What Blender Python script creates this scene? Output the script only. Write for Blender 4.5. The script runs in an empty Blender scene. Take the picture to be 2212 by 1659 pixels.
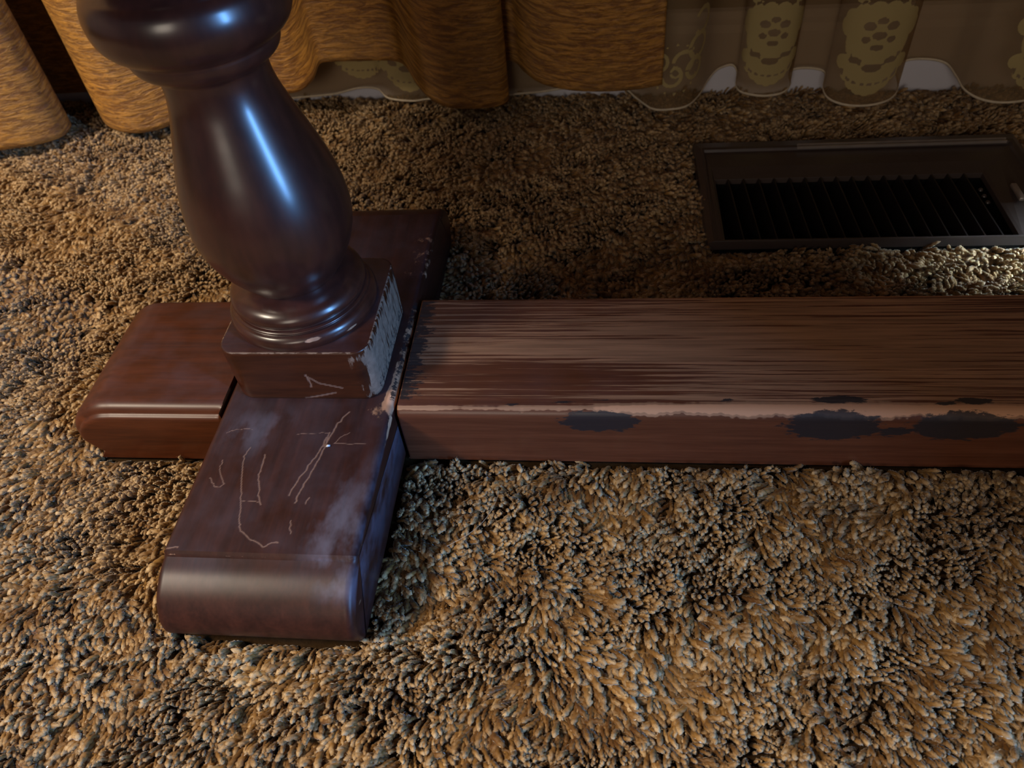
import bpy, math, random
import numpy as np
from mathutils import Vector, Matrix

# ------------------------------------------------------------------ camera
S = bpy.context.scene
C = S.collection
CAM = np.array([0.19965, -0.38615, 0.43250])
PITCH, YAW, ROLL, FPX = 0.82205, 0.16940, -0.12057, 1669.55
_fw = np.array([-math.sin(YAW)*math.cos(PITCH), math.cos(YAW)*math.cos(PITCH), -math.sin(PITCH)])
_r = np.array([math.cos(YAW), math.sin(YAW), 0.0])
_u = np.cross(_r, _fw)
_r2 = _r*math.cos(ROLL) + _u*math.sin(ROLL)
_u2 = -_r*math.sin(ROLL) + _u*math.cos(ROLL)
cd = bpy.data.cameras.new('camera')
cam = bpy.data.objects.new('camera', cd); C.objects.link(cam)
M = Matrix(((_r2[0], _u2[0], -_fw[0], CAM[0]), (_r2[1], _u2[1], -_fw[1], CAM[1]),
            (_r2[2], _u2[2], -_fw[2], CAM[2]), (0, 0, 0, 1)))
cam.matrix_world = M
cd.sensor_width = 36.0
cd.lens = FPX/2212*36.0
cd.clip_start = 0.01
cd.dof.use_dof = True
cd.dof.focus_distance = 0.52
cd.dof.aperture_fstop = 11.0
S.camera = cam

def at(u, v, z=0.0):
    """point where the photo pixel's ray meets the horizontal plane z"""
    d = _fw + _r2*(u-1106)/FPX + _u2*(829.5-v)/FPX
    return CAM + d*((z-CAM[2])/d[2])

# ------------------------------------------------------------------ world, lights, exposure
w = bpy.data.worlds.new('World'); S.world = w; w.use_nodes = True
w.node_tree.nodes['Background'].inputs[0].default_value = (0.30, 0.38, 0.55, 1)
w.node_tree.nodes['Background'].inputs[1].default_value = 0.05
S.view_settings.view_transform = 'Standard'
S.view_settings.look = 'None'
S.view_settings.gamma = 1.0
S.view_settings.use_curve_mapping = False
S.view_settings.exposure = 0.12

def area(name, loc, target, sx, sy, power, col):
    l = bpy.data.lights.new(name, 'AREA'); l.shape = 'RECTANGLE'; l.size = sx; l.size_y = sy
    l.energy = power; l.color = col
    o = bpy.data.objects.new(name, l); C.objects.link(o); o.location = loc
    o.rotation_euler = (Vector(target)-Vector(loc)).to_track_quat('-Z', 'Y').to_euler()
    return o
# dusk daylight in the tall narrow window of the right wall
BLUE = (2.56, -1.56, 1.10)
area('window_daylight_right', BLUE, (0, 0, 1.10), 0.19, 1.70, 105.0, (0.17, 0.45, 1.0))
# pale daylight in the window of the wall behind the photographer
area('window_daylight_front', (-0.35, -3.02, 1.25), (-0.35, 0, 1.25), 0.9, 1.1, 17.0, (1.0, 0.86, 0.70))
# tall lamp in front of and to the left of the table; the table top shades what lies behind
area('tall_lamp', (-1.40, -0.90, 1.90), (-0.05, -0.20, 0.0), 0.50, 0.50, 68.0, (1.0, 0.85, 0.66))
# added narrow light without a real source, brightening the carpet behind the stretcher
lo = area('added_carpet_light', (1.385, 0.02, 0.42), (0.68, 0.115, 0.0), 0.08, 0.08, 0.8, (0.62, 0.84, 1.0)); lo.data.spread = math.radians(11)

# ------------------------------------------------------------------ helpers
def tag(o, label=None, cat=None, group=None, kind=None):
    if label: o['label'] = label
    if cat: o['category'] = cat
    if group: o['group'] = group
    if kind: o['kind'] = kind
    return o

def obj(name, verts, faces, mat=None, parent=None, smooth=True, attrs=None):
    me = bpy.data.meshes.new(name)
    me.from_pydata([tuple(v) for v in verts], [], [tuple(f) for f in faces])
    me.update()
    if attrs:
        for k, a in attrs.items():
            a = np.asarray(a, dtype=np.float32)
            if a.ndim == 1:
                at_ = me.attributes.new(k, 'FLOAT', 'POINT'); at_.data.foreach_set('value', a)
            else:
                at_ = me.attributes.new(k, 'FLOAT_VECTOR', 'POINT'); at_.data.foreach_set('vector', a.ravel())
    if smooth: me.polygons.foreach_set('use_smooth', np.ones(len(me.polygons), dtype=bool))
    if mat: me.materials.append(mat)
    o = bpy.data.objects.new(name, me); C.objects.link(o)
    if parent: o.parent = parent
    return o

def empty(name, loc=(0, 0, 0)):
    o = bpy.data.objects.new(name, None); C.objects.link(o); o.location = loc
    o.empty_display_size = 0.05
    return o

def boxgeo(x0, x1, y0, y1, z0, z1):
    v = [(x0,y0,z0),(x1,y0,z0),(x1,y1,z0),(x0,y1,z0),(x0,y0,z1),(x1,y0,z1),(x1,y1,z1),(x0,y1,z1)]
    f = [(0,3,2,1),(4,5,6,7),(0,1,5,4),(1,2,6,5),(2,3,7,6),(3,0,4,7)]
    return v, f

def multibox(boxes):
    V, F = [], []
    for b in boxes:
        v, f = boxgeo(*b); n = len(V); V += v; F += [tuple(i+n for i in q) for q in f]
    return V, F

def sm(a, b, x):
    t = np.clip((x-a)/(b-a), 0, 1); return t*t*(3-2*t)

# ------------------------------------------------------------------ node helpers
class NT:
    def __init__(s, name):
        s.m = bpy.data.materials.new(name); s.m.use_nodes = True
        s.t = s.m.node_tree; s.t.nodes.clear()
        s.out = s.t.nodes.new('ShaderNodeOutputMaterial')
    def n(s, typ, **kw):
        x = s.t.nodes.new(typ)
        for k, v in kw.items():
            if k in x.bl_rna.properties: setattr(x, k, v)
        return x
    def put(s, sock, v):
        if hasattr(v, 'is_output'): s.t.links.new(v, sock)
        elif isinstance(v, (tuple, list)) and len(v) == 3 and sock.type == 'RGBA': sock.default_value = (*v, 1)
        else: sock.default_value = v
    def math(s, op, a, b=0.0, c=None, clamp=False):
        x = s.n('ShaderNodeMath', operation=op); x.use_clamp = clamp
        s.put(x.inputs[0], a); s.put(x.inputs[1], b)
        if c is not None: s.put(x.inputs[2], c)
        return x.outputs[0]
    def step(s, x, a, b):
        q = s.n('ShaderNodeMapRange', interpolation_type='SMOOTHSTEP')
        s.put(q.inputs['Value'], x); s.put(q.inputs['From Min'], a); s.put(q.inputs['From Max'], b)
        return q.outputs[0]
    def mix(s, f, a, b):
        x = s.n('ShaderNodeMix', data_type='RGBA'); s.put(x.inputs[0], f); s.put(x.inputs[6], a); s.put(x.inputs[7], b)
        return x.outputs[2]
    def mixf(s, f, a, b):
        x = s.n('ShaderNodeMix', data_type='FLOAT'); s.put(x.inputs[0], f); s.put(x.inputs[2], a); s.put(x.inputs[3], b)
        return x.outputs[0]
    def coords(s, scale=(1, 1, 1), src=None):
        if src is None: src = s.n('ShaderNodeTexCoord').outputs['Object']
        mp = s.n('ShaderNodeMapping'); s.put(mp.inputs['Vector'], src); mp.inputs['Scale'].default_value = scale
        return mp.outputs[0]
    def noise(s, vec, scale, detail=3.0, rough=0.55, dist=0.0):
        x = s.n('ShaderNodeTexNoise'); s.put(x.inputs['Vector'], vec)
        x.inputs['Scale'].default_value = scale; x.inputs['Detail'].default_value = detail
        x.inputs['Roughness'].default_value = rough; x.inputs['Distortion'].default_value = dist
        return x.outputs['Fac']
    def attr(s, name, typ='GEOMETRY', out='Fac'):
        x = s.n('ShaderNodeAttribute'); x.attribute_type = typ; x.attribute_name = name
        return x.outputs[out]
    def bsdf(s, **kw):
        b = s.n('ShaderNodeBsdfPrincipled')
        for k, v in kw.items(): s.put(b.inputs[k.replace('_', ' ')], v)
        return b
    def bump(s, h, strength, dist):
        b = s.n('ShaderNodeBump'); b.inputs['Strength'].default_value = strength; b.inputs['Distance'].default_value = dist
        s.put(b.inputs['Height'], h); return b.outputs[0]
    def done(s, sh): s.t.links.new(sh, s.out.inputs[0]); return s.m

def wood(name, dark, light, raw, gscale, rough=0.22, coat=0.5, spec=0.38, amp=0.55, wscale=(60, 60, 60), fine=0.03, top_sheen=0.07):
    """stained and varnished wood; attributes wear (bare wood), grime (black marks), scratch, haze (pale bluish patches)"""
    t = NT(name)
    g = t.noise(t.coords(gscale), 1.0, 5.0, 0.6, 0.3)
    g2 = t.noise(t.coords(tuple(q*5 for q in gscale)), 1.0, 2.0, 0.5)
    col = t.mix(t.step(t.math('ADD', t.math('MULTIPLY', g, .7), t.math('MULTIPLY', g2, .3)), 0.25, 0.80), dark, light)
    wn = t.noise(t.coords(wscale), 1.0, 6.0, 0.65)
    wear = t.attr('wear')
    wv = t.math('ADD', wear, t.math('MULTIPLY', t.math('SUBTRACT', wn, 0.5), amp))
    wm = t.step(wv, 0.46, 0.56)
    rn = t.noise(t.coords(tuple(q*1.5 for q in gscale)), 1.0, 4.0, 0.6)
    rawc = t.mix(t.step(rn, .3, .7), tuple(c*.72 for c in raw), tuple(min(1, c*1.15) for c in raw))
    rawc = t.mix(t.step(wear, .70, .88), rawc, tuple(c*1.65 for c in raw))
    col = t.mix(wm, col, rawc)
    sc = t.math('MULTIPLY', t.attr('scratch'), 1.0)
    col = t.mix(t.math('MULTIPLY', sc, .6), col, (0.34, 0.21, 0.16))
    gr = t.attr('grime')
    gn = t.noise(t.coords((110, 330, 330)), 1.0, 6.0, 0.68)
    gm = t.step(t.math('ADD', gr, t.math('MULTIPLY', t.math('SUBTRACT', gn, .5), 1.15)), .44, .54)
    col = t.mix(t.math('MULTIPLY', gm, .93), col, (0.022, 0.020, 0.022))
    nz = t.n('ShaderNodeSeparateXYZ'); t.put(nz.inputs[0], t.n('ShaderNodeNewGeometry').outputs['Normal'])
    dn = t.noise(t.coords((30, 30, 30)), 1.0, 4.0, .6)
    pale_mix = t.math('MULTIPLY', t.step(nz.outputs[2], .8, 1.0), t.math('MULTIPLY', t.step(dn, .2, .9), top_sheen*1.6))  # bluish sheen of the window light painted into the colour of upward faces
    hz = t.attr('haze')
    pale_mix = t.math('MAXIMUM', pale_mix, t.math('MULTIPLY', hz, t.math('MULTIPLY', t.step(t.noise(t.coords((45, 25, 45)), 1.0, 4.0, .6), .35, .65), .36)))
    pale_mix = t.math('MULTIPLY', pale_mix, t.math('SUBTRACT', 1.0, t.math('MAXIMUM', wm, gm)))
    col = t.mix(pale_mix, col, (0.24, 0.26, 0.37))
    bare = t.math('MAXIMUM', wm, gm)
    ro = t.mixf(wm, t.math('ADD', rough, t.math('MULTIPLY', wn, .10)), 0.62)
    h = t.math('ADD', t.math('MULTIPLY', g2, fine), t.math('MULTIPLY', bare, -.5))
    h = t.math('ADD', h, t.math('MULTIPLY', sc, -.7))
    b = t.bsdf(Base_Color=col, Roughness=ro, Normal=t.bump(h, .25, .0012),
               Coat_Weight=t.math('MULTIPLY', t.math('SUBTRACT', 1.0, bare), coat), Coat_Roughness=rough*.8)
    b.inputs['Specular IOR Level'].default_value = spec
    return t.done(b.outputs[0])

MAHOG = dict(dark=(0.020, 0.0060, 0.004), light=(0.055, 0.0155, 0.009), raw=(0.46, 0.25, 0.15))
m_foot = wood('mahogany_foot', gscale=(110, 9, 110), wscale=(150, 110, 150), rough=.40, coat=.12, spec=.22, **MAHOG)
m_arm = wood('mahogany_arm', gscale=(9, 110, 110), rough=.38, coat=.15, spec=.28, dark=(0.040, 0.0095, 0.003), light=(0.105, 0.024, 0.006), raw=(0.46, .25, .15))
m_block = wood('mahogany_block', gscale=(12, 110, 110), wscale=(170, 380, 45), amp=1.1, rough=.31, coat=.25, spec=.28, dark=(0.032, 0.0085, 0.004), light=(0.078, 0.020, 0.007), raw=(0.26, .165, .115), top_sheen=.08)
m_turn = wood('mahogany_turned', gscale=(40, 40, 8), wscale=(90, 90, 90), rough=.28, coat=.8, top_sheen=.02, dark=(0.026, 0.0075, 0.005), light=(0.075, 0.020, 0.011), raw=(.46, .25, .15))
m_str = wood('worn_stretcher_wood', gscale=(7, 190, 160), wscale=(7, 520, 520), amp=1.35, rough=.34, coat=.25,
             dark=(0.085, 0.026, 0.012), light=(0.16, 0.052, 0.024), raw=(0.36, 0.185, 0.10), top_sheen=.03, fine=.2)

def plain(name, col, rough=.6, metal=0.0, nscale=40, var=.25, bumps=.0, spec=.5):
    t = NT(name)
    n = t.noise(t.coords(), nscale, 4, .6)
    c = t.mix(n, tuple(x*(1-var) for x in col), tuple(min(1, x*(1+var)) for x in col))
    b = t.bsdf(Base_Color=c, Roughness=rough, Metallic=metal)
    b.inputs['Specular IOR Level'].default_value = spec
    if bumps: t.put(b.inputs['Normal'], t.bump(n, bumps, .002))
    return t.done(b.outputs[0])

m_wall = plain('tan_wall_paint', (0.22, 0.165, 0.12), .8, nscale=60, var=.06, bumps=.1)
m_white = plain('white_baseboard_paint', (0.62, 0.60, 0.66), .5, nscale=30, var=.06)
m_ceil = plain('ceiling_paint', (0.55, 0.52, 0.48), .9, nscale=30, var=.05)
m_back = plain('carpet_backing', (0.030, 0.015, 0.005), .95, nscale=300, var=.5, bumps=.5, spec=.1)
m_vent = plain('dark_brown_enamel', (0.060, 0.043, 0.038), .30, nscale=50, var=.2)
m_rail = plain('worn_brown_metal', (0.40, 0.34, 0.30), .30, .6, nscale=80, var=.2)
m_fin = plain('shaded_fin_enamel', (0.012, 0.009, 0.009), .35, nscale=50)  # darker copy of the register enamel, shade inside the opening put into the colour
m_black = plain('duct_black', (0.004, 0.004, 0.004), .8, nscale=50, spec=.1)

# ------------------------------------------------------------------ room shell
VX0, VX1, VY0, VY1 = 0.3085, 0.5530, 0.1845, 0.2800       # opening of the floor register
XL, XR, YF, YB, ZC = -2.3, 2.75, -3.1, 0.62, 2.4
def yw(x): return .484-.045*(x-.335)                     # the curtained wall stands a little askew to the table
ZB = -0.012                                                # carpet backing; pile tips reach about z = 0
xs = [XL, VX0-.004, VX1+.004, XR]; ys = [YF, VY0-.004, VY1+.004, YB]
V = [(x, y, ZB) for y in ys for x in xs]
F = [(j*4+i, j*4+i+1, (j+1)*4+i+1, (j+1)*4+i) for j in range(3) for i in range(3) if (i, j) != (1, 1)]
tag(obj('floor', V, F, m_back, smooth=False), 'woven brown carpet backing on the floor', kind='structure')
def shell(name, b, m, label): tag(obj(name, *boxgeo(*b), m, smooth=False), label, kind='structure')
V, F = boxgeo(XL, XR, 0, .1, ZB, ZC)
tag(obj('wall_back', [(x, y+yw(x), z) for x, y, z in V], F, m_wall, smooth=False), 'tan wall behind the curtains', kind='structure')
shell('wall_left', (XL-.1, XL, YF, YB, ZB, ZC), m_wall, 'tan wall on the left')
shell('blocker_wall_right', (1.40, 1.50, -.795, YB, ZB, ZC), m_wall, 'added unseen tan wall on the right, cutting off the window light')  # unseen, added to keep the blue window light off the back and right
shell('wall_hall', (XR, XR+.1, YF, YB, ZB, ZC), m_wall, 'tan wall of the hall beyond the opening')
shell('wall_front', (XL, XR, YF-.1, YF, ZB, ZC), m_wall, 'tan wall behind the photographer')
shell('ceiling', (XL, XR, YF, YB, ZC, ZC+.1), m_ceil, 'plain ceiling')
pr = [(0, ZB), (-.012, ZB), (-.012, .058), (-.010, .066), (-.006, .070), (-.005, .078), (0, .080)]
V = [(x, y+yw(x), z) for x in (XL, XR) for y, z in pr]; n = len(pr)
F = [(i, i+1, n+i+1, n+i) for i in range(n-1)]
tag(obj('baseboard_back', V, F, m_white, smooth=False), 'white baseboard along the wall behind the sheer curtain', kind='structure')

# window frames round the daylight
wf = empty('window_1', (-.35, YF, .7)); tag(wf, 'white window in the wall behind the photographer', kind='structure')
for (x0, x1, z0, z1) in ((-.87, -.80, .66, 1.86), (.10, .17, .66, 1.86), (-.87, .17, .62, .69), (-.87, .17, 1.81, 1.88)):
    o = obj('window_frame', *boxgeo(x0+.35, x1+.35, 0, .05, z0-.7, z1-.7), m_white, wf, False)
wr = empty('window_2', (2.60, -1.585, .25)); tag(wr, 'tall narrow window on the right', kind='structure')
wr.rotation_euler = (0, 0, math.atan2(-1.56, 2.56)+math.pi/2)
for (x0, x1, z0, z1) in ((-.21, -.13, -.08, 1.78), (.13, .21, -.08, 1.78), (-.21, .21, -.08, -.01), (-.21, .21, 1.71, 1.78)):
    obj('window_frame', *boxgeo(x0, x1, 0, .05, z0, z1), m_white, wr, False)

# ------------------------------------------------------------------ table base
table = empty('pedestal_table', (0, 0, 0))
tag(table, 'worn dark mahogany pedestal table base standing on gold shag carpet', 'table')
ZT = 0.0462          # top of foot, arm and stretcher
ZBOT = -0.007
HW = 0.060

def resample(pts, step):
    pts = np.array(pts, float); out = []
    for a, b, st in zip(pts[:-1], pts[1:], step if hasattr(step, '__len__') else [step]*(len(pts)-1)):
        k = max(1, int(math.ceil(np.linalg.norm(b-a)/st)))
        for i in range(k): out.append(a+(b-a)*i/k)
    out.append(pts[-1]); return np.array(out)

def spline(ctrl, per=8):
    P = np.array(ctrl, float); P = np.vstack([2*P[0]-P[1], P, 2*P[-1]-P[-2]]); out = []
    for i in range(1, len(P)-2):
        for k in range(per):
            t = k/per
            out.append(.5*((2*P[i])+(-P[i-1]+P[i+1])*t+(2*P[i-1]-5*P[i]+4*P[i+1]-P[i+2])*t*t+(-P[i-1]+3*P[i]-3*P[i+1]+P[i+2])*t**3))
    out.append(P[-2]); return np.array(out)

def extrude(outline, stations, axis, keep=None):
    """closed outline (N,2), stations (pos, inset) along the third axis; end caps as n-gons"""
    O = np.array(outline); N = len(O)
    d = np.roll(O, -1, 0)-np.roll(O, 1, 0); nn = np.stack([d[:, 1], -d[:, 0]], 1)
    nn /= np.linalg.norm(nn, axis=1)[:, None]+1e-12
    area_ = .5*np.sum(O[:, 0]*np.roll(O[:, 1], -1)-np.roll(O[:, 0], -1)*O[:, 1])
    if area_ < 0: nn = -nn
    if keep is not None: nn = nn*np.where(keep(O), 0.0, 1.0)[:, None]
    rows = []
    for pos, ins in stations:
        Q = O-nn*ins; c = np.full(N, pos)
        if axis == 'x': rows.append(np.stack([c, Q[:, 0], Q[:, 1]], 1))
        else: rows.append(np.stack([Q[:, 0], c, Q[:, 1]], 1))
    V = np.concatenate(rows); K = len(stations)
    F = []
    for j in range(K-1):
        a = j*N; b = (j+1)*N
        F += [(a+i, a+(i+1) % N, b+(i+1) % N, b+i) for i in range(N)]
    F.append(tuple(range(N-1, -1, -1))); F.append(tuple(range((K-1)*N, K*N)))
    return V, F

def rounded_ends(p0, p1, r, inner, steps=5):
    """stations from p0 to p1 with rounded edges of radius r and inner positions"""
    a = [(p0+r-r*math.cos(t), r*(1-math.sin(t))) for t in np.linspace(0, math.pi/2, steps)]
    b = [(p1-r+r*math.cos(t), r*(1-math.sin(t))) for t in np.linspace(math.pi/2, 0, steps)]
    return a+[(p, 0.0) for p in inner]+b

def fixnormals(o):
    import bmesh
    bm = bmesh.new(); bm.from_mesh(o.data); bmesh.ops.recalc_face_normals(bm, faces=bm.faces); bm.to_mesh(o.data); bm.free()

def polydist(X, Y, pts):
    d = np.full(X.shape, 9.0)
    for (ax, ay), (bx, by) in zip(pts[:-1], pts[1:]):
        vx, vy = bx-ax, by-ay; L = vx*vx+vy*vy+1e-12
        t = np.clip(((X-ax)*vx+(Y-ay)*vy)/L, 0, 1)
        d = np.minimum(d, np.hypot(X-ax-t*vx, Y-ay-t*vy))
    return d

def sharpen(o, deg=35):
    o.data.set_sharp_from_angle(angle=math.radians(deg))

# ---- foot: runs front to back, bull-nosed ends below a small step
FE = 0.1687
end = spline([(-FE-.0012, ZT-.0030), (-FE-.012, ZT-.0055), (-FE-.024, ZT-.0125), (-FE-.0315, ZT-.0225),
              (-FE-.0340, ZT-.033), (-FE-.0310, ZT-.042), (-FE-.026, ZBOT)], 5)
top = resample([(-FE-.0004, ZT-.0018), (-FE+.0014, ZT), (-.158, ZT), (-.04, ZT), (.08, ZT), (FE-.0014, ZT), (FE+.0004, ZT-.0018)],
               [.001, .0006, .0006, .004, .004, .001])
front = end[::-1]
back = np.stack([-end[:, 0], end[:, 1]], 1)
outline = np.vstack([front, top, back])
O = outline
inner = list(np.arange(-HW+.0055, HW-.005, .0006))
V, F = extrude(O, rounded_ends(-HW, HW, .0045, inner), 'x')
X, Y, Z = V.T
# wear, scratches and bluish haze, laid out in the foot's own plane
scr = np.zeros(len(V))
def px(pts, z=ZT): return [tuple(at(u, v, z)[:2]) for u, v in pts]
lines = [([(541, 967), (527, 985), (524, 1010), (521, 1060), (521, 1090), (517, 1130), (520, 1145), (540, 1165), (568, 1182)], .0005),
         ([(572, 982), (566, 1005), (558, 1030), (561, 1050), (559, 1070), (563, 1090)], .0006),
         ([(453, 1032), (462, 1050), (470, 1053), (484, 1046), (476, 1030), (474, 1010), (482, 992)], .0004),
         ([(705, 945), (690, 975), (672, 1000), (650, 1030), (622, 1070)], .0007),
         ([(712, 935), (702, 965), (685, 1000), (660, 1040), (645, 1065), (635, 1088)], .0007),
         ([(755, 890), (730, 915), (715, 940), (700, 965)], .0008),
         ([(755, 935), (735, 945), (722, 958), (790, 960)], .0004),
         ([(640, 939), (690, 936), (712, 934)], .0003),
         ([(490, 935), (510, 928), (545, 927)], .0003), ([(628, 1125), (626, 1140), (631, 1152)], .0005),
         ([(570, 1182), (585, 1172), (600, 1171)], .0006), ([(522, 1083), (560, 1085)], .0003),
         ([(668, 1075), (660, 1088)], .0006), ([(840, 1010), (828, 1040), (836, 1050), (826, 1085)], .0004),
         ([(360, 1184), (385, 1182)], .0006)]
rng = np.random.default_rng(5)
onTop = (Z > ZT-.004)
for pts, wd in lines:
    P = np.array(px(pts)); Q = [P[0]]
    for a, b in zip(P[:-1], P[1:]):
        for k in range(1, 5): Q.append(a+(b-a)*k/4+rng.normal(0, .00035, 2))
    d = polydist(X, Y, Q)
    scr = np.maximum(scr, (1-sm(wd*.25, wd*1.0, d))*onTop)
wear = np.zeros(len(V))
# bare wood beside the block's front right corner and along the right edge
c = at(800, 885, ZT)
wear += .52*np.exp(-(((X-c[0]-.010)/.020)**2+((Y-c[1])/.022)**2))*(Z > ZT-.003)
wear += .50*sm(.051, .056, X)*sm(-.06, -.045, Y)*(1-sm(.045, .055, Y))*(Z > ZT-.006)
wear += .44*sm(.015, .05, X)*sm(.06, .085, Y)*(1-sm(.14, .165, Y))
wear += .47*np.exp(-((Z-(ZT-.0016))/.0009)**2)*((Y < -FE+.001) & (Y > -FE-.004))
wear += .40*sm(.0585, .0598, X)*(Y < -.06)
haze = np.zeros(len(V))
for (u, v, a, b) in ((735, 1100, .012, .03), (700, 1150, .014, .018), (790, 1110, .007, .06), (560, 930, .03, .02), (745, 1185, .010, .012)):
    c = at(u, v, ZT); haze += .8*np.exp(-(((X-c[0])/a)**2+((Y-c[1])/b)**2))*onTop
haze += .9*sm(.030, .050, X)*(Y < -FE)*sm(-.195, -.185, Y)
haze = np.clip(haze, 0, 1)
grime = np.zeros(len(V))
grime += .55*np.exp(-((X-.0575)/.003)**2)*sm(-.06, -.045, Y)*(1-sm(.05, .06, Y))
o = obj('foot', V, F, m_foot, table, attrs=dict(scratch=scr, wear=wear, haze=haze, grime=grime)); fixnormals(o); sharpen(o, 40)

# ---- cross arm on the left: bull-nosed end, lip along the front edge
ax1 = -HW-.0022
endp = spline([(-.147, ZT), (-.158, ZT-.001), (-.168, ZT-.005), (-.178, ZT-.0125), (-.1855, ZT-.0235), (-.1865, ZT-.034), (-.182, ZT-.043), (-.174, ZBOT)], 6)
O = np.vstack([endp[::-1], resample([(-.146, ZT), (ax1, ZT)], .003), resample([(ax1, ZT-.001), (ax1, ZBOT)], .004)])
st = [(-.0602, .0105), (-.0600, .0088), (-.0594, .0076), (-.0582, .0068), (-.0570, .0064), (-.0563, .0058), (-.0559, .0046), (-.0549, .0030), (-.0534, .0016), (-.0514, .0006), (-.0490, 0)]
st += [(y, 0) for y in np.arange(-.046, .053, .004)]
st += [(.0532-.0+.004*math.sin(t), .004*(1-math.cos(t))) for t in np.linspace(0, math.pi/2, 5)]
V, F = extrude(O, st, 'y', keep=lambda q: ((q[:, 0] > ax1-1e-6) & (q[:, 1] < ZT-.0005)) | (q[:, 1] < ZBOT+1e-6))
X, Y, Z = V.T
scr = np.zeros(len(V)); haze = np.zeros(len(V))
wear = .44*np.exp(-((Y+.0565)/.0012)**2)*(Z > ZT-.006)
o = obj('cross_arm', V, F, m_arm, table, attrs=dict(scratch=scr, wear=wear, haze=haze, grime=np.zeros(len(V)))); fixnormals(o); sharpen(o, 45)

# ---- stretcher on the right
SX0, SX1 = HW+.0022, 1.057
sec = [(.0572, ZBOT), (.0572, ZT-.004)]+[(.0532+.004*math.cos(t), ZT-.004+.004*math.sin(t)) for t in np.linspace(.2, math.pi/2, 5)]
sec += [tuple(q) for q in resample([(.0526, ZT), (-.0500, ZT)], .0012)[0:]]
R_ = .0075
sec += [(-.0572+R_-R_*math.sin(t), ZT-R_+R_*math.cos(t)) for t in np.linspace(.12, math.pi/2, 14)]
sec += [tuple(q) for q in resample([(-.0572, ZT-R_-.001), (-.0572, ZBOT)], .001)]
O = np.array(sec)
inner = list(np.arange(SX0+.002, .70, .0012))+list(np.arange(.70, SX1-.01, .02))
V, F = extrude(O, rounded_ends(SX0, SX1, .0012, inner, 3), 'x')
X, Y, Z = V.T
# arc coordinate over the front edge: positive on the top, negative down the face
arc = np.where(Z > ZT-.0001, Y+.0497, -(ZT-Z)-np.maximum(0, -.0497-Y))
def blob(x, a, sx, sa): return np.exp(-(((X-x)/sx)**2+((arc-a)/sa)**2)**1.0)
topm = sm(-.001, .004, arc)
wear = topm*(.50+.10*sm(.12, .28, X)-.10*sm(.40, .60, X)+.05*np.sin(Y*70+1.2))
wear -= .22*topm*np.exp(-(((X-.16)/.08)**2+((Y+.022)/.014)**2))
wear += .12*topm*np.exp(-(((X-.15)/.10)**2+((Y+.002)/.008)**2))
rag = .5*np.sin(X*88+1)+.3*np.sin(X*213+2)+.25*np.sin(X*517+.5)+.2*np.sin(X*1290)
band = np.exp(-((arc+.0040+.0009*rag)/((.0046+.0040*sm(.1, .4, X))*(1+.28*rag)))**2)
wear = np.maximum(wear, band*(.62+.12*rag*(1-sm(.2, .3, X))+.50*sm(.14, .26, X)))
wear *= 1-sm(-.011, -.016, arc)
def sx(u, v): return at(u, v, ZT-.004)[0]
grime = np.zeros(len(V))
for (u0, u1, a, sa, k) in ((1205, 1385, -.0165, .0115, 1.15), (1695, 1915, -.0185, .0150, 1.2), (1965, 2215, -.0180, .0140, 1.2), (1880, 2000, -.0240, .0070, .75),
                        (1180, 1250, .0015, .0020, .75), (1250, 1330, .0030, .0020, .60), (1540, 1600, .0035, .0035, .62),
                        (1750, 1890, .0050, .0042, .92), (2060, 2160, .0045, .0036, .9), (2010, 2080, .0022, .0018, .75),
                        (1070, 1130, -.001, .002, .62), (1170, 1210, 0.0, .0016, .62)):
    x0 = sx(u0, 900); x1 = sx(u1, 900)
    grime = np.maximum(grime, k*blob((x0+x1)/2, a, (x1-x0)/2, sa))
grime = np.maximum(grime, (.62*np.exp(-((X-SX0)/.022)**2)*topm))
haze = 0.55*blob((sx(1215, 900)+sx(1372, 900))/2, -.010, .02, .005)
o = obj('stretcher', V, F, m_str, table, attrs=dict(scratch=np.zeros(len(V)), wear=wear, haze=np.clip(haze, 0, 1)*0, grime=grime)); fixnormals(o); sharpen(o, 50)
o['label'] = 'flat stretcher board with worn streaky top, bare front edge and black patches'

# ---- square block with rounded corners
BX0, BX1, BY0, BY1, BZ = -.0523, .0505, -.0475, .0515, .0909
def rsq(inset, n_side=90, n_arc=18, r=.013):
    x0, x1, y0, y1 = BX0+inset, BX1-inset, BY0+inset, BY1-inset; r = max(.002, r-inset); P = []
    for cx, cy, a0 in ((x1-r, y0+r, -90), (x1-r, y1-r, 0), (x0+r, y1-r, 90), (x0+r, y0+r, 180)):
        for k in range(n_arc+1):
            a = math.radians(a0+90*k/n_arc); P.append((cx+r*math.cos(a), cy+r*math.sin(a)))
    Q = []
    for i, a in enumerate(P):
        Q.append(a)
        if i % (n_arc+1) == n_arc:
            b = P[(i+1) % len(P)]
            for k in range(1, n_side): Q.append((a[0]+(b[0]-a[0])*k/n_side, a[1]+(b[1]-a[1])*k/n_side))
    return np.array(Q)
rows = [(ZT-.001, .0012), (ZT+.0008, .0006), (ZT+.002, 0)]+[(z, 0) for z in np.linspace(ZT+.003, BZ-.0012, 42)]+[(BZ-.0004, .0003), (BZ, .0011)]
rows += [(BZ+.0003*0, .002), (BZ, .004), (BZ, .008), (BZ, .0125)]
V = np.concatenate([np.c_[rsq(i), np.full(len(rsq(i)), z)] for z, i in rows]); N = len(rsq(0))
F = [(j*N+i, j*N+(i+1) % N, (j+1)*N+(i+1) % N, (j+1)*N+i) for j in range(len(rows)-1) for i in range(N)]
F.append(tuple(range((len(rows)-1)*N, len(rows)*N)))
X, Y, Z = V.T
hz = (Z-ZT)/(BZ-ZT)
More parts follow.
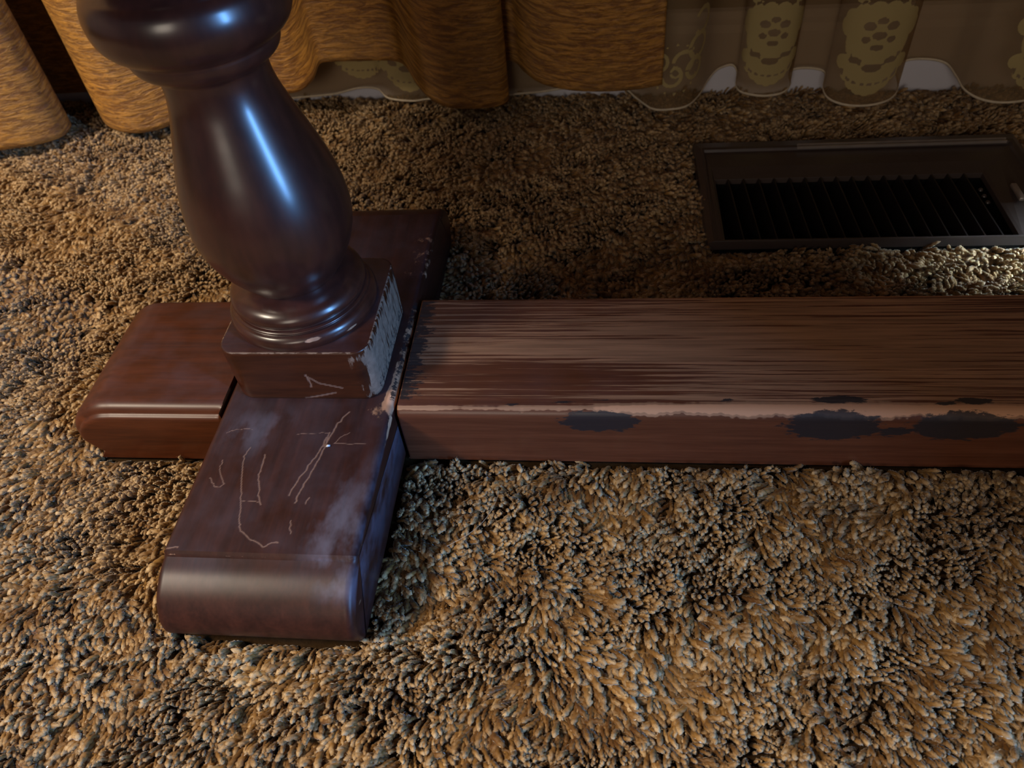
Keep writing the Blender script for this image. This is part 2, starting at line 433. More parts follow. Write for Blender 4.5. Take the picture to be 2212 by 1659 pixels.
wear = .62*sm(.044, .0495, X)*(1-.35*sm(.03, .05, Y))*(Z < BZ-.0003)*(1-.25*np.exp(-((hz-.95)/.1)**2))
wear += .56*np.exp(-(((X-.046)/.014)**2+((Y+.048)/.006)**2))*(Z < BZ-.0003)*(.80+.20*np.sin(hz*9))
wear = np.maximum(wear, .60*np.exp(-((Z-BZ)/.0008)**2)*(np.minimum.reduce([X-BX0, BX1-X, Y-BY0, BY1-Y]) < .0018))
grime = .42*np.exp(-(((Y-Y.clip(-.05, .05)))/.01)**2)*(X > .0495)*(hz < .25)
scr = np.zeros(len(V))
for pts in ([(660, 810), (672, 830), (672, 835)], [(660, 812), (690, 828), (740, 838)], [(660, 860), (700, 853), (725, 848)]):
    # on the front face: x across, z up
    P = []
    for u, v in pts:
        d = _fw+_r2*(u-1106)/FPX+_u2*(829.5-v)/FPX; q = CAM+d*((BY0-CAM[1])/d[1]); P.append((q[0], q[2]))
    scr = np.maximum(scr, (1-sm(.0003, .0009, polydist(X, Z, P)))*(Y < BY0+.002))
o = obj('plinth_block', V, F, m_block, table, attrs=dict(scratch=scr, wear=wear, haze=np.zeros(len(V)), grime=grime)); fixnormals(o); sharpen(o, 50)

# ---- turned post: base rings, vase-shaped shaft, collar (slightly out of plumb)
PX, PY = -0.0040, 0.0043
LEAN = (-0.016, -0.009)
def lathe(name, prof, parent, seg=144, sub=6, wearf=None, scrf=None):
    P = spline(prof, sub) if sub > 1 else np.array(prof, float)
    a = np.linspace(0, 2*math.pi, seg, endpoint=False)
    R, Zp = P[:, 0], P[:, 1]
    Vv = np.stack([np.outer(R, np.cos(a))+PX+(LEAN[0]*(Zp-.09))[:, None], np.outer(R, np.sin(a))+PY+(LEAN[1]*(Zp-.09))[:, None],
                   np.repeat(Zp[:, None], seg, 1)], 2).reshape(-1, 3)
    Ff = [(j*seg+i, j*seg+(i+1) % seg, (j+1)*seg+(i+1) % seg, (j+1)*seg+i) for j in range(len(P)-1) for i in range(seg)]
    ang = np.tile(a, len(P)); zz = np.repeat(Zp, seg)
    wv = wearf(ang, zz) if wearf is not None else np.zeros(len(Vv))
    sv = scrf(ang, zz) if scrf is not None else np.zeros(len(Vv))
    return obj(name, Vv, Ff, m_turn, parent, attrs=dict(wear=wv, scratch=sv, haze=np.zeros(len(Vv)), grime=np.zeros(len(Vv))))
post = lathe('turned_post', [(.0300, .1185), (.0320, .1215), (.0362, .1270), (.0420, .1365), (.0468, .1475), (.0494, .1590), (.0497, .1690), (.0487, .1800),
                             (.0464, .1915), (.0432, .2030), (.0396, .2140), (.0360, .2250), (.0328, .2350), (.0303, .2440), (.0291, .2520), (.0292, .2580), (.0300, .2605)], table,
             scrf=lambda a, z: np.clip(sum((1-sm(.0005, .0014, polydist((a-a0)*.045, z, [(0, z0), (dx, z0+dz)]))) for a0, z0, dx, dz in
                 ((-.45, .212, .002, .010), (-.30, .176, .003, .006), (-1.05, .150, .002, .004), (-.95, .138, .001, .004), (-.2, .215, .006, .003))), 0, 1))
def wear_base(a, z):
    e = np.exp(-((a-5.45)/.30)**2)
    return .66*np.exp(-((z-.0975)/.0022)**2)*np.exp(-((a-5.1)/.22)**2)+.62*np.exp(-((z-.0935)/.002)**2)*np.exp(-((a-5.65)/.16)**2)+.45*np.exp(-((z-.1030)/.0009)**2)*e
lathe('base_ring', [(.0497, .0900), (.0503, .0925), (.0504, .0950), (.0496, .0978), (.0478, .0998), (.0460, .1006), (.0454, .1012), (.0464, .1020), (.0466, .1030), (.0456, .1038), (.0440, .1042), (.0440, .1050),
                    (.0452, .1068), (.0455, .1088), (.0448, .1112), (.0430, .1136), (.0402, .1156), (.0368, .1170), (.0330, .1180), (.0300, .1188)], post, wearf=wear_base)
lathe('collar', [(.0298, .2600), (.0335, .2625), (.0372, .2650), (.0392, .2680), (.0400, .2712), (.0404, .2738), (.0432, .2755), (.0470, .2785), (.0500, .2830), (.0514, .2890),
                 (.0512, .2950), (.0495, .3005), (.0462, .3045), (.0420, .3070), (.0385, .3090), (.0375, .3120), (.0385, .3150), (.0440, .3185), (.0470, .3230), (.0440, .3280),
                 (.0390, .3350), (.0370, .3450), (.0390, .3600), (.0430, .3900), (.0440, .4300), (.0410, .4800), (.0380, .5400), (.0400, .5800), (.0470, .5900), (.0470, .6900)], post)
# top of the table, above the picture
aa = np.linspace(0, 2*math.pi, 96, endpoint=False)
tv = [(.37+.97*math.cos(q), -.11+.46*math.sin(q), z) for z in (.690, .722) for q in aa]
tf = [(i, (i+1) % 96, 96+(i+1) % 96, 96+i) for i in range(96)]+[tuple(range(95, -1, -1)), tuple(range(96, 192))]
o = obj('table_top', tv, tf, m_arm, table, False)
bv = o.modifiers.new('bevel', 'BEVEL'); bv.width = .008; bv.segments = 3

# the far end of the table, beyond the right edge of the picture
def mirror_copy(o, parent):
    c = o.copy(); C.objects.link(c); c.parent = parent
    if parent == table: c.location.x = 1.12
    for ch in list(o.children): mirror_copy(ch, c)
for o in [ch for ch in table.children if ch.name in ('foot', 'plinth_block', 'turned_post')]: mirror_copy(o, table)
# ------------------------------------------------------------------ floor register
vent = empty('floor_register', (.45, .26, 0)); tag(vent, 'dark brown metal floor register with louvre fins set in carpet below sheer curtain', 'floor vent')
def vchild(name, V, F, m, smooth=False):
    return obj(name, [(x-.45, y-.26, z) for x, y, z in V], F, m, vent, smooth)
loops = [(.2925, .604, .1812, .3500, -.008), (.2935, .603, .1814, .3490, -.0005), (.2985, .597, .1817, .3330, .0030), (.3000, .594, .1820, .3290, .0062),
         (.3012, .590, .1823, .3250, .0062), (.3018, .588, .1826, .3235, .0035), (.3040, .578, .1829, .3080, .0042), (.3060, .572, .1832, .2960, .0035), (VX0-.0015, .5560, VY0-.0008, VY1+.004, .0010), (VX0, VX1, VY0, VY1, .0002), (VX0, VX1, VY0, VY1, -.005)]
V, F = [], []
for x0, x1, y0, y1, z in loops: V += [(x0, y0, min(z, .0012)), (x1, y0, min(z, .0012)), (x1, y1, z), (x0, y1, z)]
F = [(j*4+i, j*4+(i+1) % 4, (j+1)*4+(i+1) % 4, (j+1)*4+i) for j in range(len(loops)-1) for i in range(4)]
o = vchild('frame', V, F, m_vent)
bv = o.modifiers.new('bevel', 'BEVEL'); bv.width = .0012; bv.segments = 2; bv.limit_method = 'ANGLE'; bv.angle_limit = .3
# duct below
V, F = boxgeo(VX0-.003, VX1+.003, VY0-.003, VY1+.003, -.09, -.004); F = [f for f in F if f != (4, 5, 6, 7)]
vchild('duct', V, F, m_black)
pitch = (VX1-VX0)/17.0
fw_, ff_ = boxgeo(-.0006, .0006, VY0-.26, VY1-.26, -.020, 0.0)
fw_ = [(x+(-.0035 if y > 0 else .0035)*.55+(z*.25), y, z) for x, y, z in fw_]
finme = None
for i in range(16):
    x = VX0+pitch*(i+1)
    if finme is None:
        o = obj('fin', fw_, ff_, m_fin, vent, False); finme = o.data
    else:
        o = bpy.data.objects.new('fin', finme); C.objects.link(o); o.parent = vent
    o.location = (x-.45, 0, .0003)
# sliding rail at the back and damper lever on the right
rv, rf = multibox([(.392, .586, .3262, .3274, .0055, .0086), (.392, .586, .3222, .3236, .0055, .0082), (.392, .586, .3236, .3262, .0055, .0068)])
o = vchild('rail', rv, rf, m_rail); o['label'] = 'pale metal rail'
lv, lf = multibox([(.566, .571, .228, .252, .004, .0075)])
o = vchild('lever', lv, lf, m_rail)
bv = o.modifiers.new('bevel', 'BEVEL'); bv.width = .001; bv.segments = 2
for k in range(3):
    a = np.linspace(0, 2*math.pi, 12, endpoint=False); y = .262-k*.010
    V = [(.548, y, -.004)]; rr = .0024
    for ph in (.5, 1.0, 1.5): V += [(.548+rr*math.sin(ph)*math.cos(t), y+rr*math.sin(ph)*math.sin(t), -.0065+rr*math.cos(ph)) for t in a]
    F = [(0, 1+i, 1+(i+1) % 12) for i in range(12)]+[(1+12*j+i, 1+12*(j+1)+i, 1+12*(j+1)+(i+1) % 12, 1+12*j+(i+1) % 12) for j in range(2) for i in range(12)]
    vchild('rivet', V, F, m_vent, True)

# ------------------------------------------------------------------ curtains
def path_from(ctrl, per=14):
    """ctrl rows: pixel u, v on the hem and the hem's height; returns x, y, hem height along the cloth"""
    P = np.array([[*at(u, v, z)[:2], z] for u, v, z in ctrl])
    return spline(P, per)

def cloth(P, rows, ztop, spread=0.0):
    d = np.r_[0, np.cumsum(np.hypot(*np.diff(P[:, :2], axis=0).T))]
    V, UV = [], []
    for h in rows:
        z = P[:, 2]+h*(ztop-P[:, 2])/rows[-1] if h > .5 else P[:, 2]+h
        V.append(np.c_[P[:, 0], P[:, 1], z]); UV.append(np.c_[d, np.full(len(d), h), np.zeros(len(d))])
    n = len(P)
    F = [(j*n+i, j*n+i+1, (j+1)*n+i+1, (j+1)*n+i) for j in range(len(rows)-1) for i in range(n-1)]
    return np.concatenate(V), F, np.concatenate(UV), d

gold = [(-260, 372, .006), (-150, 330, .008), (-70, 340, .006), (0, 324, .008), (60, 316, .008), (110, 304, .008), (143, 288, .009), (150, 262, .014), (105, 235, .010), (95, 205, .010), (150, 190, .010), (200, 205, .012),
        (216, 236, .014), (226, 264, .012), (252, 281, .010), (290, 287, .010), (335, 281, .010), (385, 262, .014), (440, 235, .020), (510, 215, .024), (585, 203, .032), (645, 197, .036),
        (676, 172, .050), (690, 139, .067), (712, 133, .070), (780, 131, .070), (850, 131, .070), (878, 146, .060), (902, 184, .040), (930, 213, .024), (968, 231, .019),
        (1020, 234, .018), (1070, 230, .018), (1094, 222, .019), (1097, 205, .024), (1070, 175, .034), (1062, 145, .046), (1090, 130, .051), (1116, 136, .048), (1134, 155, .041), (1170, 180, .031), (1230, 194, .026), (1300, 197, .027), (1370, 193, .031), (1430, 183, .037)]
P = path_from(gold, 10)
xq = np.linspace(-1.45, P[0, 0]-.006, 150)               # the drape goes on to the left of the picture
ph = (xq-P[0, 0])*2*math.pi/.17
P = np.vstack([np.c_[xq, P[0, 1]-.03*(np.cos(ph)-1)*sm(0, .05, P[0, 0]-xq)-.045*(xq-P[0, 0]), np.full(150, P[0, 2])], P])
P[:, 1] = np.minimum(P[:, 1], yw(P[:, 0])-.022)
rows = list(np.arange(0, .26, .006))+[.3, .45, .6, 1.2, 2.1]
V, F, UV, d = cloth(P, rows, 2.2)
t = NT('gold_slub_drape')
uv = t.attr('suv', out='Vector')
n1 = t.noise(t.coords((48, 270, 1), uv), 1.0, 5, .62, .8)
n2 = t.noise(t.coords((240, 900, 1), uv), 1.0, 3, .6, .3)
n3 = t.noise(t.coords((6, 14, 1), uv), 1.0, 3, .6)
hh = t.math('ADD', t.math('MULTIPLY', n1, .75), t.math('MULTIPLY', n2, .25))
col = t.mix(t.step(hh, .40, .62), (0.18, 0.064, 0.009), (0.52, 0.235, 0.036))
col = t.mix(t.math('MULTIPLY', t.step(n3, .35, .7), .25), col, (0.30, 0.17, 0.045))
b = t.bsdf(Base_Color=col, Roughness=.40, Normal=t.bump(hh, 1.0, .0032))
b.inputs['Sheen Weight'].default_value = .08; b.inputs['Sheen Tint'].default_value = (1, .75, .4, 1)
m_gold = t.done(b.outputs[0])
drape = empty('drape', (-.1, .42, 0)); tag(drape, 'orange gold slubbed drape hanging in heavy folds behind the table post', 'curtain')
o = obj('fabric', V-np.array([-.1, .42, 0]), F, m_gold, drape, attrs=dict(suv=UV))
sd = o.modifiers.new('thick', 'SOLIDIFY'); sd.thickness = .0018; sd.offset = 0

# sheer lace curtain
sheer = [(560, 222, .006), (640, 211, .006), (720, 203, .008), (775, 190, .013), (815, 192, .013), (840, 212, .006), (890, 218, .005), (935, 214, .006), (985, 226, .003), (1050, 218, .004), (1100, 205, .008), (1170, 198, .010), (1225, 190, .012), (1290, 190, .012), (1345, 190, .012),
         (1375, 212, .007), (1410, 235, .006), (1450, 236, .008), (1485, 228, .009), (1510, 205, .012), (1530, 172, .018), (1550, 150, .024), (1580, 140, .027), (1592, 155, .022), (1590, 185, .016), (1605, 200, .014), (1650, 207, .013), (1690, 200, .014), (1707, 182, .017),
         (1704, 158, .022), (1722, 148, .025), (1760, 148, .025), (1782, 158, .022), (1778, 192, .014), (1792, 214, .010), (1830, 227, .008), (1880, 227, .008), (1922, 214, .010), (1940, 188, .015), (1936, 150, .023), (1960, 130, .028), (2010, 128, .029), (2045, 138, .026), (2066, 165, .020), (2085, 195, .013), (2125, 216, .009), (2180, 221, .008),
         (2240, 208, .010), (2262, 170, .018), (2290, 140, .025), (2350, 140, .025), (2375, 190, .014), (2430, 215, .009), (2500, 190, .014), (2560, 140, .025), (2640, 140, .025)]
P = path_from(sheer, 18)
P[:, 1] = np.minimum(P[:, 1], yw(P[:, 0])-.0145)
# the sheer hangs behind the drape where both hang
rows = list(np.arange(0, .17, .0016))+[.2, .3, .45, .6, 1.2, 2.1]
V, F, UV, d = cloth(P, rows, 2.2)
s_, h_ = UV[:, 0], UV[:, 1]
def s_at(u, v, z):
    q = at(u, v, z); return d[np.argmin(np.hypot(P[:, 0]-q[0], P[:, 1]-q[1]))]
lace = np.zeros(len(V))
def disc(a, h, ra, rh): return 1-sm(.86, 1.10, np.hypot((s_-a)/ra, (h_-h)/rh))
def medallion(a, k=1.0, h0=.010):
    g = np.zeros(len(V))
    H = lambda q: h0+q*k
    for i in range(9):                                   # scalloped lower border
        q = (i-4)/4; g = np.maximum(g, disc(a+q*.026*k, H(.008+.022*q*q), .0075*k, .0075*k))
    g = np.maximum(g, disc(a, H(.030), .026*k, .020*k)); g = np.maximum(g, disc(a, H(.052), .029*k, .030*k))
    for i in range(8):                                   # petals round the middle
        th = math.pi*i/7; g = np.maximum(g, disc(a+.028*k*math.cos(th), H(.062+.018*math.sin(th)), .0085*k, .009*k))
    for i in range(5):                                   # flower on top
        th = math.pi*i/4; g = np.maximum(g, disc(a+.021*k*math.cos(th), H(.094+.014*math.sin(th)), .0088*k, .010*k))
    cut = np.zeros(len(V))
    for (x, y, rx, ry) in ((0, .094, .006, .004), (-.013, .091, .005, .003), (.013, .091, .005, .003), (-.010, .066, .0055, .004), (.010, .066, .0055, .004), (0, .071, .005, .003),
                           (0, .058, .0065, .0038), (-.011, .054, .004, .003), (.011, .054, .004, .003), (0, .047, .006, .003), (0, .028, .009, .004), (-.016, .034, .006, .003), (.016, .034, .006, .003)):
        cut = np.maximum(cut, disc(a+x*k, H(y), rx*k, ry*k))
    for hc, rx, ry, sgn in ((.080, .024, .010, -1), (.024, .026, .012, 1), (.040, .022, .010, 1)):    # open threads between the rows of petals
        q = np.hypot((s_-a)/(rx*k), (h_-H(hc))/(ry*k))
        cut = np.maximum(cut, .8*(1-sm(.05, .13, np.abs(q-1)))*((h_-H(hc))*sgn < 0)*(.5+.5*np.sign(np.sin((s_-a)*900/k)+.3)))
    return g*(1-cut)
def scroll(a, h, r, th0, th1, wd):
    ang = np.arctan2(h_-h, s_-a); rad = np.hypot(s_-a, h_-h)
    return (1-sm(wd*.6, wd*1.2, np.abs(rad-r)))*((ang > th0) & (ang < th1))
aA, aB, aC, aD = s_at(1445, 236, .008), s_at(1650, 207, .013), s_at(1860, 227, .008), s_at(2200, 218, .009)
for a, k in ((aB, .98), (aC, 1.08), (aD+.012, 1.08), (s_at(785, 190, .016), .9), (s_at(885, 218, .008), 1.0), (s_at(2435, 215, .009), 1.0)):
    lace = np.maximum(lace, medallion(a, k))
for (x, h, r, t0, t1, wd) in ((0, .036, .010, -3.1, 1.5, .0022), (.012, .050, .011, -1.0, 3.1, .0022), (-.014, .052, .009, -2.5, 1.5, .0020), (.026, .040, .010, -3.1, 3.1, .0024), (.030, .062, .012, -3.1, 3.1, .0026), (.034, .085, .012, -2.5, 2.5, .0026), (.004, .040, .005, -3.1, 3.1, .0016)):
    lace = np.maximum(lace, scroll(aA+x, h, r, t0, t1, wd))
for i in range(16):
    th = math.pi*2*i/16; lace = np.maximum(lace, disc(aA+.004+.026*math.cos(th), .043+.026*math.sin(th), .0015, .0015))
t = NT('sheer_lace')
uv = t.attr('suv', out='Vector')
wv = t.n('ShaderNodeTexWave', wave_type='BANDS'); t.put(wv.inputs['Vector'], t.coords((1, 1, 1), uv)); wv.inputs['Scale'].default_value = 260
la = t.step(t.math('ADD', t.attr('lace'), t.math('MULTIPLY', t.math('SUBTRACT', t.noise(t.coords((700, 700, 1), uv), 1.0, 2), .5), .5)), .35, .65)
col = t.mix(la, (0.36, 0.25, 0.14), (0.56, 0.44, 0.20))
df = t.n('ShaderNodeBsdfDiffuse'); t.put(df.inputs[0], col)
tl = t.n('ShaderNodeBsdfTranslucent'); t.put(tl.inputs[0], col)
m1 = t.n('ShaderNodeMixShader'); m1.inputs[0].default_value = .3; t.t.links.new(df.outputs[0], m1.inputs[1]); t.t.links.new(tl.outputs[0], m1.inputs[2])
tr = t.n('ShaderNodeBsdfTransparent'); tr.inputs[0].default_value = (.86, .74, .58, 1)
m2 = t.n('ShaderNodeMixShader'); t.put(m2.inputs[0], t.mixf(la, .46, .88))
t.t.links.new(tr.outputs[0], m2.inputs[1]); t.t.links.new(m1.outputs[0], m2.inputs[2])
m_sheer = t.done(m2.outputs[0])
sc_ = empty('sheer_curtain', (.5, .42, 0)); tag(sc_, 'beige sheer curtain with lace flower medallions hanging above the baseboard', 'curtain')
off = np.array([.5, .42, 0])
o = obj('fabric', V-off, F, m_sheer, sc_, attrs=dict(suv=UV, lace=lace))
# rolled hem along the bottom edge
K = 6; hv = []; hf = []
for i, q in enumerate(P):
    a = P[max(0, i-1)]; b = P[min(len(P)-1, i+1)]; tx, ty = (b-a)[:2]; L = math.hypot(tx, ty)+1e-9; nx, ny = -ty/L, tx/L
    for k in range(K):
        th = 2*math.pi*k/K; hv.append((q[0]+nx*.0007*math.cos(th)-off[0], q[1]+ny*.0007*math.cos(th)-off[1], q[2]+.0014*math.sin(th)))
for i in range(len(P)-1): hf += [(i*K+k, i*K+(k+1) % K, (i+1)*K+(k+1) % K, (i+1)*K+k) for k in range(K)]
o = obj('hem', hv, hf, plain('hem_thread', (0.60, 0.50, 0.36), .7, nscale=200), sc_); o['label'] = 'pale rolled hem'

# ------------------------------------------------------------------ carpet pile
rng = np.random.default_rng(11)
def vnoise(x, y, scale, seed):
    r = np.random.default_rng(seed); G = r.random((256, 256))
    x = x*scale+100; y = y*scale+100
    xi = np.floor(x).astype(int); yi = np.floor(y).astype(int); fx = x-xi; fy = y-yi
    fx = fx*fx*(3-2*fx); fy = fy*fy*(3-2*fy)
    g = lambda a, b: G[a % 256, b % 256]
    return (g(xi, yi)*(1-fx)+g(xi+1, yi)*fx)*(1-fy)+(g(xi, yi+1)*(1-fx)+g(xi+1, yi+1)*fx)*fy
def fbm(x, y, scale, seed): return .55*vnoise(x, y, scale, seed)+.3*vnoise(x, y, scale*2.1, seed+1)+.15*vnoise(x, y, scale*4.3, seed+2)
SP = .0031
nx_ = int(2.05/SP); ny_ = int(1.10/(SP*.87))
gx, gy = np.meshgrid(np.arange(nx_), np.arange(ny_))
px_ = (-1.12+(gx+.5*(gy % 2))*SP).ravel()+rng.normal(0, SP*.23, gx.size)
py_ = (-.56+gy*SP*.87).ravel()+rng.normal(0, SP*.23, gx.size)
def inside(x, y, x0, x1, y0, y1): return (x > x0) & (x < x1) & (y > y0) & (y < y1)
def forbidden(px_, py_):
    rm = inside(px_, py_, -HW-.0005, HW+.0005, -.1965, .1965) | inside(px_, py_, -.178, 0, -.0605, .0575) | inside(px_, py_, 0, SX1, -.0580, .0575)
    return rm | inside(px_, py_, .2920, .6045, .1805, .3505) | (py_ > yw(px_)-.0125)
rm = forbidden(px_, py_)
px_, py_ = px_[~rm], py_[~rm]
n = len(px_)
# yarns gather into clumps and leave partings
e_ = .0008
for fq, am, sd0 in ((75, .000045, 61),):
    dx_ = (fbm(px_+e_, py_, fq, sd0)-fbm(px_-e_, py_, fq, sd0))/(2*e_); dy_ = (fbm(px_, py_+e_, fq, sd0)-fbm(px_, py_-e_, fq, sd0))/(2*e_)
    mag = np.hypot(dx_, dy_)+1e-9; lim = np.minimum(mag*am, .0008)/mag
    px_ = px_+dx_*lim; py_ = py_+dy_*lim
rm = forbidden(px_, py_); px_, py_ = px_[~rm], py_[~rm]; n = len(px_)
# the pile lies in soft waves: lean and direction wander together
ca, sa_ = math.cos(.55), math.sin(.55)
ru, rv_ = px_*ca+py_*sa_, -px_*sa_+py_*ca              # along and across the ridges
wig = (fbm(px_, py_, 14, 71)-.5)
ridge = fbm(ru*.42+wig*.05, rv_+wig*.05, 44, 33)
az = -math.pi/2+.12+(fbm(px_, py_, 15, 21)-.5)*3.0+(fbm(px_, py_, 95, 22)-.5)*3.2+rng.normal(0, .40, n)
lean = .45+.85*sm(.30, .68, ridge)+(fbm(px_, py_, 110, 23)-.5)*1.1+rng.normal(0, .16, n)
lean = np.clip(lean, .05, 1.35)
scl = .50+.34*sm(.30, .68, ridge)+.30*sm(.30, .70, fbm(px_, py_, 62, 44))+rng.normal(0, .06, n)
roll = rng.uniform(0, 2*math.pi, n)
tint = np.clip(.5+(fbm(px_, py_, 70, 55)-.5)*1.3+rng.normal(0, .20, n), 0, 1)
# rotation matrix: lean about the axis perpendicular to az, after a roll about own axis
eul = np.stack([np.zeros(n), lean, az], 1)
NP = 10
pid = rng.integers(0, NP, n)
PV, PF, PT, PID = [], [], [], []
for k in range(NP):
    base = len(PV); r0 = rng.uniform(.00175, .00215); L = rng.uniform(.0130, .0170); tw = rng.uniform(11, 15)*rng.choice([1, 1, 1, -1])
    bend = rng.uniform(.0005, .0045); side = rng.normal(0, .0009); ph = rng.uniform(0, 6.28); K, Rr = 10, 17
    for j in range(Rr):
        s = j/(Rr-1)
        r = r0*(.80+.20*s if s < .7 else .94-.28*((s-.7)/.3)**2)
        cx = bend*s*s; cy = side*math.sin(s*2.5); cz = L*s-.35*abs(bend)*s*s
        if j == Rr-1: r *= .6
        for i in range(K):
            th = 2*math.pi*i/K
            lob = .62+.44*abs(math.cos(th-tw*s+ph))
            rr = r*lob*(1+rng.normal(0, .08))
            PV.append((cx+rr*math.cos(th), cy+rr*math.sin(th), cz+(rng.normal(0, .00045) if j >= Rr-2 else 0))); PT.append(s)
        if j:
            a = base+(j-1)*K; b = base+j*K
            PF += [(a+i, a+(i+1) % K, b+(i+1) % K, b+i) for i in range(K)]
    PF.append(tuple(base+(Rr-1)*K+i for i in range(K)))
    for q in range(14):                                   # frayed fibres
        th = rng.uniform(0, 6.28); s = rng.uniform(.25, 1.0); e = rng.uniform(.0008, .0022)
        o0 = np.array([bend*s*s+r0*.8*math.cos(th), r0*.8*math.sin(th), L*s]); dr = np.array([math.cos(th)*.7, math.sin(th)*.7, rng.uniform(.3, 1.2)]); dr /= np.linalg.norm(dr)
        sd_ = np.cross(dr, [0, 0, 1]); sd_ /= np.linalg.norm(sd_)+1e-9
        i0 = len(PV); PV += [tuple(o0-sd_*.00012), tuple(o0+sd_*.00012), tuple(o0+dr*e+sd_*.00003), tuple(o0+dr*e-sd_*.00003)]; PT += [s, s, 1, 1]
        PF.append((i0, i0+1, i0+2, i0+3))
    PID += [k]*(len(PV)-base)
nP = len(PV)
allv = np.vstack([np.array(PV), np.c_[px_, py_, np.full(n, ZB+.0005)]])
me = bpy.data.meshes.new('carpet_pile')
me.from_pydata(allv.tolist(), [], PF); me.update()
me.polygons.foreach_set('use_smooth', np.ones(len(me.polygons), dtype=bool))
def addattr(nm, typ, data, key='value'):
    a = me.attributes.new(nm, typ, 'POINT'); a.data.foreach_set(key, np.asarray(data).ravel())
addattr('isproto', 'FLOAT', np.r_[np.ones(nP), np.zeros(n)].astype(np.float32))
addattr('pid', 'INT', np.r_[PID, pid].astype(np.int32))
addattr('tip', 'FLOAT', np.r_[PT, np.zeros(n)].astype(np.float32))
addattr('tint', 'FLOAT', np.r_[np.zeros(nP), tint].astype(np.float32))
addattr('tscale', 'FLOAT', np.r_[np.ones(nP), scl].astype(np.float32))
addattr('trot', 'FLOAT_VECTOR', np.vstack([np.zeros((nP, 3)), eul]).astype(np.float32), 'vector')

t = NT('gold_shag_yarn')
tip = t.attr('tip'); tn = t.attr('tint', 'INSTANCER')
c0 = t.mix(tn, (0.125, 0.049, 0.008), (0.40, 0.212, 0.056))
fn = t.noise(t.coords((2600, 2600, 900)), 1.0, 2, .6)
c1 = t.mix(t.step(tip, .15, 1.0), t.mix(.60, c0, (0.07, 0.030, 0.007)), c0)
c1 = t.mix(t.math('MULTIPLY', t.step(tip, .60, 1.0), t.math('MULTIPLY', t.step(fn, .2, .7), .75)), c1, t.mix(tn, (0.25, 0.138, 0.044), (0.70, 0.56, 0.36)))
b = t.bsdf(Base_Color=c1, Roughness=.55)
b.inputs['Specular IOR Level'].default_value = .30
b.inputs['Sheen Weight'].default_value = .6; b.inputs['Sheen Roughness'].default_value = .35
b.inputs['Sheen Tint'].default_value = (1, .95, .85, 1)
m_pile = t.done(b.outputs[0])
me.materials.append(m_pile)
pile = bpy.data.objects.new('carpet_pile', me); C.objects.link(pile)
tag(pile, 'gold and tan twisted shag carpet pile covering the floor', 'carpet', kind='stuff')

ng = bpy.data.node_groups.new('tuft_scatter', 'GeometryNodeTree')
ng.interface.new_socket('Geometry', in_out='INPUT', socket_type='NodeSocketGeometry')
ng.interface.new_socket('Geometry', in_out='OUTPUT', socket_type='NodeSocketGeometry')
N = ng.nodes; Lk = ng.links.new
gi = N.new('NodeGroupInput'); go = N.new('NodeGroupOutput')
def named(nm, typ):
    x = N.new('GeometryNodeInputNamedAttribute'); x.data_type = typ; x.inputs['Name'].default_value = nm; return x.outputs['Attribute']
isp = named('isproto', 'FLOAT'); pidn = named('pid', 'INT'); rot = named('trot', 'FLOAT_VECTOR'); tsc = named('tscale', 'FLOAT')
e2r = N.new('FunctionNodeEulerToRotation'); Lk(rot, e2r.inputs[0])
cmp0 = N.new('FunctionNodeCompare'); cmp0.data_type = 'FLOAT'; cmp0.operation = 'GREATER_THAN'; Lk(isp, cmp0.inputs[0]); cmp0.inputs[1].default_value = .5
sep = N.new('GeometryNodeSeparateGeometry'); sep.domain = 'POINT'; Lk(gi.outputs[0], sep.inputs[0]); Lk(cmp0.outputs[0], sep.inputs[1])
join = N.new('GeometryNodeJoinGeometry')
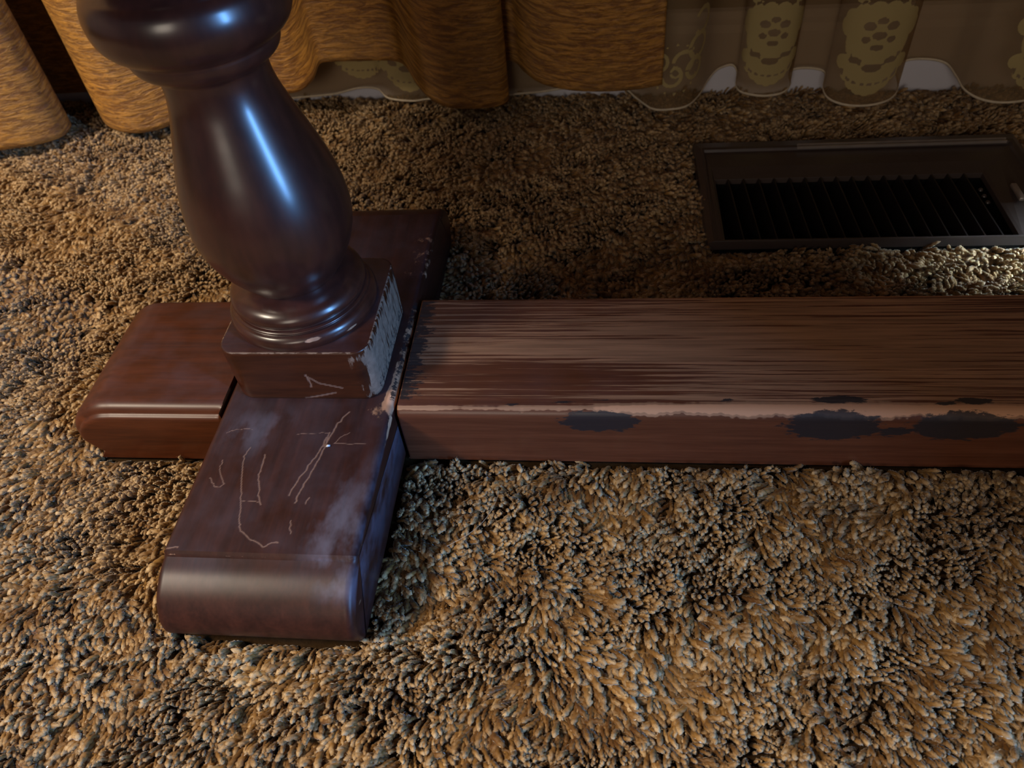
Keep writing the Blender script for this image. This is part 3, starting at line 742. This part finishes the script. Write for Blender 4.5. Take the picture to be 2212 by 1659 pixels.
for k in range(NP):
    cm = N.new('FunctionNodeCompare'); cm.data_type = 'INT'; cm.operation = 'EQUAL'
    ai = [s for s in cm.inputs if s.type == 'INT']; Lk(pidn, ai[0]); ai[1].default_value = k
    sp = N.new('GeometryNodeSeparateGeometry'); sp.domain = 'POINT'; Lk(sep.outputs[0], sp.inputs[0]); Lk(cm.outputs[0], sp.inputs[1])
    ip = N.new('GeometryNodeInstanceOnPoints'); Lk(sep.outputs[1], ip.inputs['Points']); Lk(cm.outputs[0], ip.inputs['Selection']); Lk(sp.outputs[0], ip.inputs['Instance'])
    Lk(e2r.outputs[0], ip.inputs['Rotation']); Lk(tsc, ip.inputs['Scale'])
    Lk(ip.outputs[0], join.inputs[0])
Lk(join.outputs[0], go.inputs[0])
gm = pile.modifiers.new('tufts', 'NODES'); gm.node_group = ng

# ------------------------------------------------------------------ small things
def strand(name, pts, r, mat, label, cat):
    P = spline(pts, 10); K = 5; V = []; F = []
    for i, q in enumerate(P):
        for k in range(K):
            th = 2*math.pi*k/K; V.append((q[0]+r*math.cos(th), q[1]+r*math.sin(th), q[2]+r*math.sin(th+.8)))
    for i in range(len(P)-1): F += [(i*K+k, i*K+(k+1) % K, (i+1)*K+(k+1) % K, (i+1)*K+k) for k in range(K)]
    return tag(obj(name, V, F, mat), label, cat)
m_hair = plain('pale_hair', (0.55, 0.42, 0.30), .4, nscale=100)
hp = [(1078, 1062), (1068, 1090), (1045, 1125), (1010, 1155), (965, 1180)]
strand('loose_hair', [at(u, v, .004+.002*(i % 2)) for i, (u, v) in enumerate(hp)], .00013, m_hair, 'single pale curved hair lying on the carpet right of the table foot', 'hair')
c = at(709, 963, ZT+.0005); V = [(c[0]+q[0], c[1]+q[1], c[2]+q[2]) for q in ((-.0016, -.0008, 0), (-.0004, -.0012, .0002), (.0014, -.0004, 0), (.0012, .0008, .0003), (-.0002, .0005, 0), (-.0012, .0010, .0002), (0, 0, .0012))]
F = [(i, (i+1) % 6, 6) for i in range(6)]+[(5, 4, 3, 2, 1, 0)]
tag(obj('lint_speck', V, F, plain('white_lint', (.85, .85, .9), .8)), 'tiny white speck of lint on the scratched top of the foot', 'lint')
